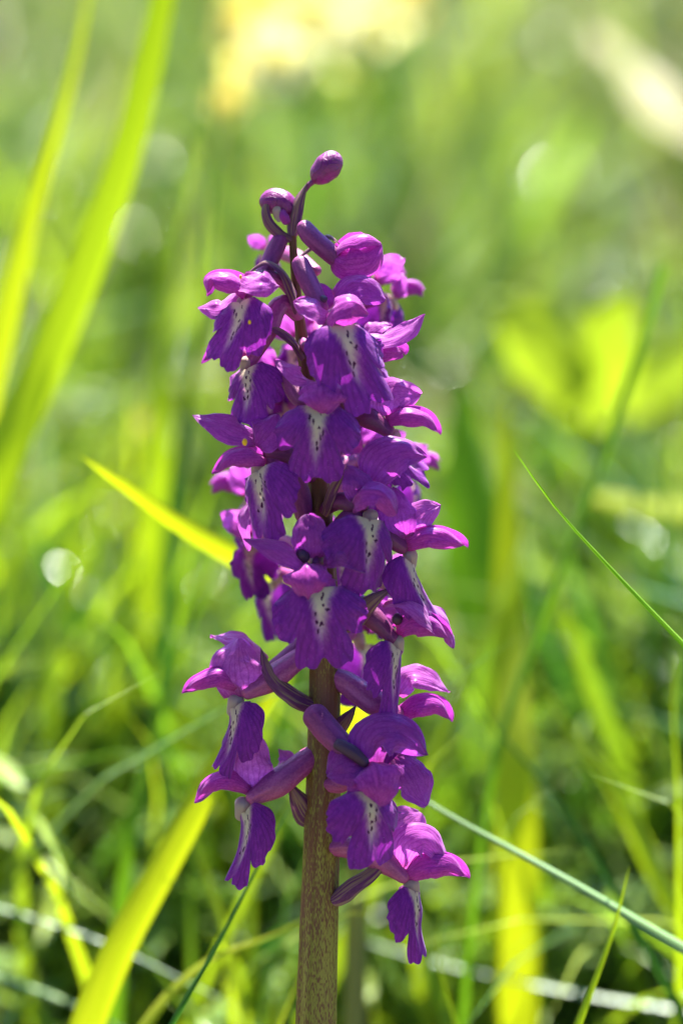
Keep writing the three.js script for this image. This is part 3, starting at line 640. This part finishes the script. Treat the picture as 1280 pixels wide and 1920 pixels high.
wildflower('yellow flower head with pale florets blurred at the top edge', [
  [475, 52, 0.85, 0.0085, -0.3, 0.4, 0.8, M.corolla], [585, 50, 0.86, 0.0095, 0.3, 0.6, 0.6, M.cream], [520, 112, 0.84, 0.009, 0, 0.3, 0.9, M.cream], [470, 130, 0.86, 0.006, -0.4, -0.2, 0.8, M.corolla], [560, -10, 0.86, 0.008, 0.1, 0.8, 0.4, M.corolla],
], at(565, 90, 0.88), at(600, 700, 0.92));
wildflower('pale yellow flower drooping beside the brighter yellow head', [
  [690, 20, 0.9, 0.011, 0.3, -0.5, 0.6, M.cream], [740, -20, 0.9, 0.010, 0.6, 0.2, 0.6, M.corolla], [665, 110, 0.9, 0.007, 0, -0.8, 0.5, M.calyx],
], at(705, -60, 0.92), at(690, 640, 0.95));
wildflower('small orange yellow flower left of the bright yellow head', [[424, 195, 0.8, 0.0042, 0, 0.3, 0.9, M.corolla], [268, 798, 0.8, 0.0022, 0, 0.6, 0.8, M.corolla]], at(424, 215, 0.81), at(400, 700, 0.82));
function broadLeaf(name, label, spine, Wpx, mat, n, cat = 'leaf', group) {
  const t = thing(name, at(...spine[0]), label, cat, group);
  const dm = spine[0][2];
  part('leaf_surface', sheet(spine.map(q => at(...q)), Wpx * S * dm / D, dirOf(n), { cup: 0.5, prof: 'ovate', ripple: 0.05, jag: 0.05, nu: 20, nv: 10, keel: -0.08 }), mat, t);
  const pet = spine.map(q => at(...q)), a = pet[0].clone(), b = a.clone(); b.y = soilAt(b.x, b.z); b.z -= 0.01;
  part('leaf_stalk', tube([b, b.clone().lerp(a, 0.5).add(V3(0.004, 0, 0)), a], [0.0014, 0.0012, 0.001], { nu: 12, nr: 8 }), M.green, t);
}
broadLeaf('broad_leaf', 'upper left of the blurred yellow green broad leaves at right', [[1095, 745, 0.8], [1030, 650, 0.79], [920, 560, 0.78]], 170, M.broad, [0.3, 0.1, 0.9]);
broadLeaf('broad_leaf', 'middle one of the blurred yellow green broad leaves at right, pointing up', [[1085, 800, 0.81], [1105, 680, 0.8], [1180, 540, 0.79]], 180, M.broad, [-0.2, 0.1, 1]);
broadLeaf('broad_leaf', 'blurred yellow green broad leaf touching the right edge, lowest of the cluster', [[1120, 760, 0.83], [1220, 690, 0.82], [1330, 640, 0.81]], 150, M.broad, [0, 0.2, 0.9]);
broadLeaf('broad_leaf', 'flat yellow leaf lying level at the right edge at mid height', [[1310, 950, 0.75], [1220, 945, 0.745], [1090, 930, 0.74]], 74, M.yellow, [0, 0.8, 0.6]);
broadLeaf('broad_leaf', 'deep green leaf upright in the blur right of the spike', [[900, 1200, 0.74], [890, 960, 0.745], [860, 720, 0.75]], 130, M.green, [0.2, 0.3, 1]);
broadLeaf('dry_leaf', 'pale beige dry leaf caught in the grass at top right', [[1340, 280, 0.95], [1240, 160, 0.94], [1110, 60, 0.93]], 190, M.dry, [-0.2, 0.95, 0.3], 'dry leaf');
broadLeaf('small_leaf', 'small reddish brown leaf in the grass near the right edge', [[1220, 1370, 0.78], [1200, 1330, 0.78], [1170, 1290, 0.78]], 60, M.reddish, [0, 0.6, 0.8]);
blade('plant_stalk', [[668, 1560, 0.66], [668, 1700, 0.66], [664, 1990, 0.66]], 62, M.olive, 'blurred olive stalk standing just right behind the orchid stem', null, { prof: 'even', cup: 1.5, cat: 'plant stalk' });

// ---------------------------------------------------------------- the meadow behind: what nobody could count
function bentBlade(bend, wide, fold, tip = 1) {
  const pts = []; for (let k = 0; k <= 6; k++) { const t = k / 6; pts.push(V3(0, t * (1 - 0.35 * bend * t * t), bend * 0.6 * t * t)); }
  return sheet(pts, wide, V3(0, 0.2, 1), { cup: fold, prof: 'blade', ripple: 0.01, jag: 0.01, nu: 7, nv: 2 });
}
function roundLeaf(bend) {
  const pts = []; for (let k = 0; k <= 4; k++) { const t = k / 4; pts.push(V3(0, 0.5 * t - bend * t * t, 0.9 * t)); }
  return sheet(pts, 0.7, V3(0, 1, 0), { cup: 0.4, prof: 'round', ripple: 0.04, jag: 0.05, nu: 5, nv: 4 });
}
const TMP = new THREE.Object3D(), CINV = camera.matrixWorldInverse.clone();
// keep[]: things that stay in sight: no tall blade stands in front of them
const keep = [], DRY = G(0.24, 0.215, 0.13);
function scatter(name, label, geo, mat, count, near, far, high, tint, { spread = 0.3, flat = 0.5, y0 = 0, pow = 1.5, wide = 1 } = {}) {
  const gp = geo.attributes.position, gn = geo.attributes.normal, gu = geo.attributes.uv, gi = geo.index, nv = gp.count, ni = gi.count;
  const P = new Float32Array(count * nv * 3), Q = new Float32Array(count * nv * 3), U = new Float32Array(count * nv * 2), K = new Float32Array(count * nv * 3), I = new Uint32Array(count * ni);
  const c = new THREE.Color(), nm = new THREE.Matrix3(), v = V3();
  for (let i = 0; i < count; i++) {
    let x, z, h, tries = 0;
    do {
      const dist = near + (far - near) * Math.pow(rnd(), pow);
      x = rr(-1, 1) * spread * (dist + 0.1); z = camera.position.z - dist; h = rr(high[0], high[1]) * (0.8 + 0.5 * vnoise(x * 9 + 50, z * 9 + 90, 5));
      const q = V3(x, soilAt(x, z) + y0 + h * 0.9, z).applyMatrix4(CINV);
      const px = 640 + q.x / -q.z * D / S, py = 960 - q.y / -q.z * D / S;
      const bare = x > 0.02 && z < -0.3 && z > -1.3 && vnoise(x * 7 + 3, z * 7 + 40, 15) > 0.42 && rnd() < 0.8;   // a thin brown patch at the right
      if (!bare && !keep.some(k => -q.z < k[4] && px > k[0] && px < k[2] && py < k[3])) break;
    } while (++tries < 12);
    TMP.position.set(x, soilAt(x, z) + (y0 ? rr(0, y0) : -0.002), z);
    TMP.rotation.set(rr(-flat, flat), rr(0, 6.283), rr(-flat, flat), 'YXZ');
    TMP.scale.set(h * wide * rr(0.7, 1.3), h, h * rr(0.6, 1.4));
    TMP.updateMatrix(); nm.getNormalMatrix(TMP.matrix);
    const k = vnoise(x * 6 + 20, z * 6 + 70, 6);
    tint(c, rnd(), k, z);
    for (let j = 0; j < nv; j++) {
      const o = i * nv + j;
      v.fromBufferAttribute(gp, j).applyMatrix4(TMP.matrix).toArray(P, o * 3);
      v.fromBufferAttribute(gn, j).applyMatrix3(nm).normalize().toArray(Q, o * 3);
      c.toArray(K, o * 3); U[o * 2] = gu.getX(j); U[o * 2 + 1] = gu.getY(j);
    }
    for (let j = 0; j < ni; j++) I[i * ni + j] = gi.getX(j) + i * nv;
  }
  const all = new THREE.BufferGeometry();
  all.setAttribute('position', new THREE.BufferAttribute(P, 3)); all.setAttribute('normal', new THREE.BufferAttribute(Q, 3));
  all.setAttribute('uv', new THREE.BufferAttribute(U, 2)); all.setAttribute('color', new THREE.BufferAttribute(K, 3)); all.setIndex(new THREE.BufferAttribute(I, 1));
  mat.vertexColors = true;
  const m = new THREE.Mesh(all, mat); m.name = name;
  m.castShadow = m.receiveShadow = true;
  scene.add(tag(m, label, 'grass', null, 'stuff'));
}
const leafM = (through, extra = {}) => leafy({ map: wild, color: G(1, 1, 1), clearcoat: 0.35, clearcoatRoughness: 0.3, ...extra }, through);
keep.push([420, 0, 800, 200, 0.95], [900, 480, 1280, 800, 0.8], [1130, 0, 1280, 260, 1.05]);
const dryness = (z, k) => sstep(0.2, 0.9, -z) * sstep(0.25, 0.6, k);   // the grass farther up the bank is drier, in patches
scatter('meadow_grass', 'fresh green meadow grass behind the orchid', bentBlade(0.5, 0.034, 0.6), leafM(0.5, { name: 'fresh_grass' }), 7600, 0.7, 1.7, [0.07, 0.15], (c, r, k, z) => { const q = r * r; c.setRGB(mix(0.035, 0.42, q * (0.5 + k)), mix(0.13, 0.58, q * (0.6 + 0.8 * k)), 0.014); c.lerp(DRY, 0.85 * dryness(z, k)); });
scatter('meadow_grass_001', 'bent lime meadow grass behind the orchid', bentBlade(1.1, 0.042, 0.4), leafM(0.55, { name: 'bent_grass' }), 3600, 0.72, 1.6, [0.06, 0.15], (c, r, k, z) => { c.setRGB(mix(0.12, 0.42, r), mix(0.28, 0.56, r), 0.016); c.lerp(DRY, 0.8 * dryness(z, k)); });
scatter('meadow_grass_002', 'glossy blue green grass behind the orchid', bentBlade(0.9, 0.036, 0.3), shiny('glossy_grass', G(1, 1, 1), 0.25), 4200, 0.7, 2.0, [0.06, 0.14], (c, r, k) => c.setRGB(mix(0.05, 0.16, r), mix(0.12, 0.26, r), mix(0.03, 0.1, r)));
scatter('dry_grass', 'straw coloured dry grass between the green blades', bentBlade(1.4, 0.026, 0.5), leafM(0.3, { name: 'straw' }), 3000, 0.8, 2.2, [0.06, 0.15], (c, r, k) => c.setRGB(mix(0.28, 0.5, r), mix(0.23, 0.42, r), mix(0.12, 0.24, r)), { flat: 1.1 });
scatter('ground_cover', 'low small leaved herbs covering the soil', roundLeaf(0.4), leafM(0.4, { name: 'herb', clearcoat: 0.6, clearcoatRoughness: 0.25 }), 5600, 0.66, 2.2, [0.012, 0.03], (c, r, k) => c.setRGB(mix(0.12, 0.4, r * k * 1.5), mix(0.22, 0.5, r), mix(0.02, 0.09, r)), { y0: 0.06, flat: 0.8 });
scatter('meadow_grass_003', 'short bright grass close behind the orchid', bentBlade(0.6, 0.045, 0.5), leafM(0.55, { name: 'short_grass' }), 2600, 0.65, 0.92, [0.035, 0.095], (c, r, k) => c.setRGB(mix(0.16, 0.52, r), mix(0.36, 0.7, r), 0.014), { spread: 0.24, pow: 1 });
scatter('meadow_grass_005', 'thin single grass leaves just behind the orchid', bentBlade(0.7, 0.02, 0.6), leafM(0.5, { name: 'thin_grass' }), 440, 0.635, 0.76, [0.08, 0.17], (c, r, k) => c.setRGB(mix(0.1, 0.5, r), mix(0.26, 0.6, r), 0.014), { spread: 0.22, pow: 1 });
scatter('meadow_grass_004', 'long grass farther up the meadow', bentBlade(0.8, 0.05, 0.5), leafM(0.5, { name: 'far_grass' }), 4200, 1.6, 6, [0.1, 0.24], (c, r, k, z) => { c.setRGB(mix(0.12, 0.36, r), mix(0.2, 0.4, r * 0.7 + k * 0.3), mix(0.02, 0.09, r)); c.lerp(DRY, 0.7 * sstep(0.4, 0.7, k)); }, { pow: 1.2, spread: 0.4, wide: 1.3 });

renderer.render(scene, camera);
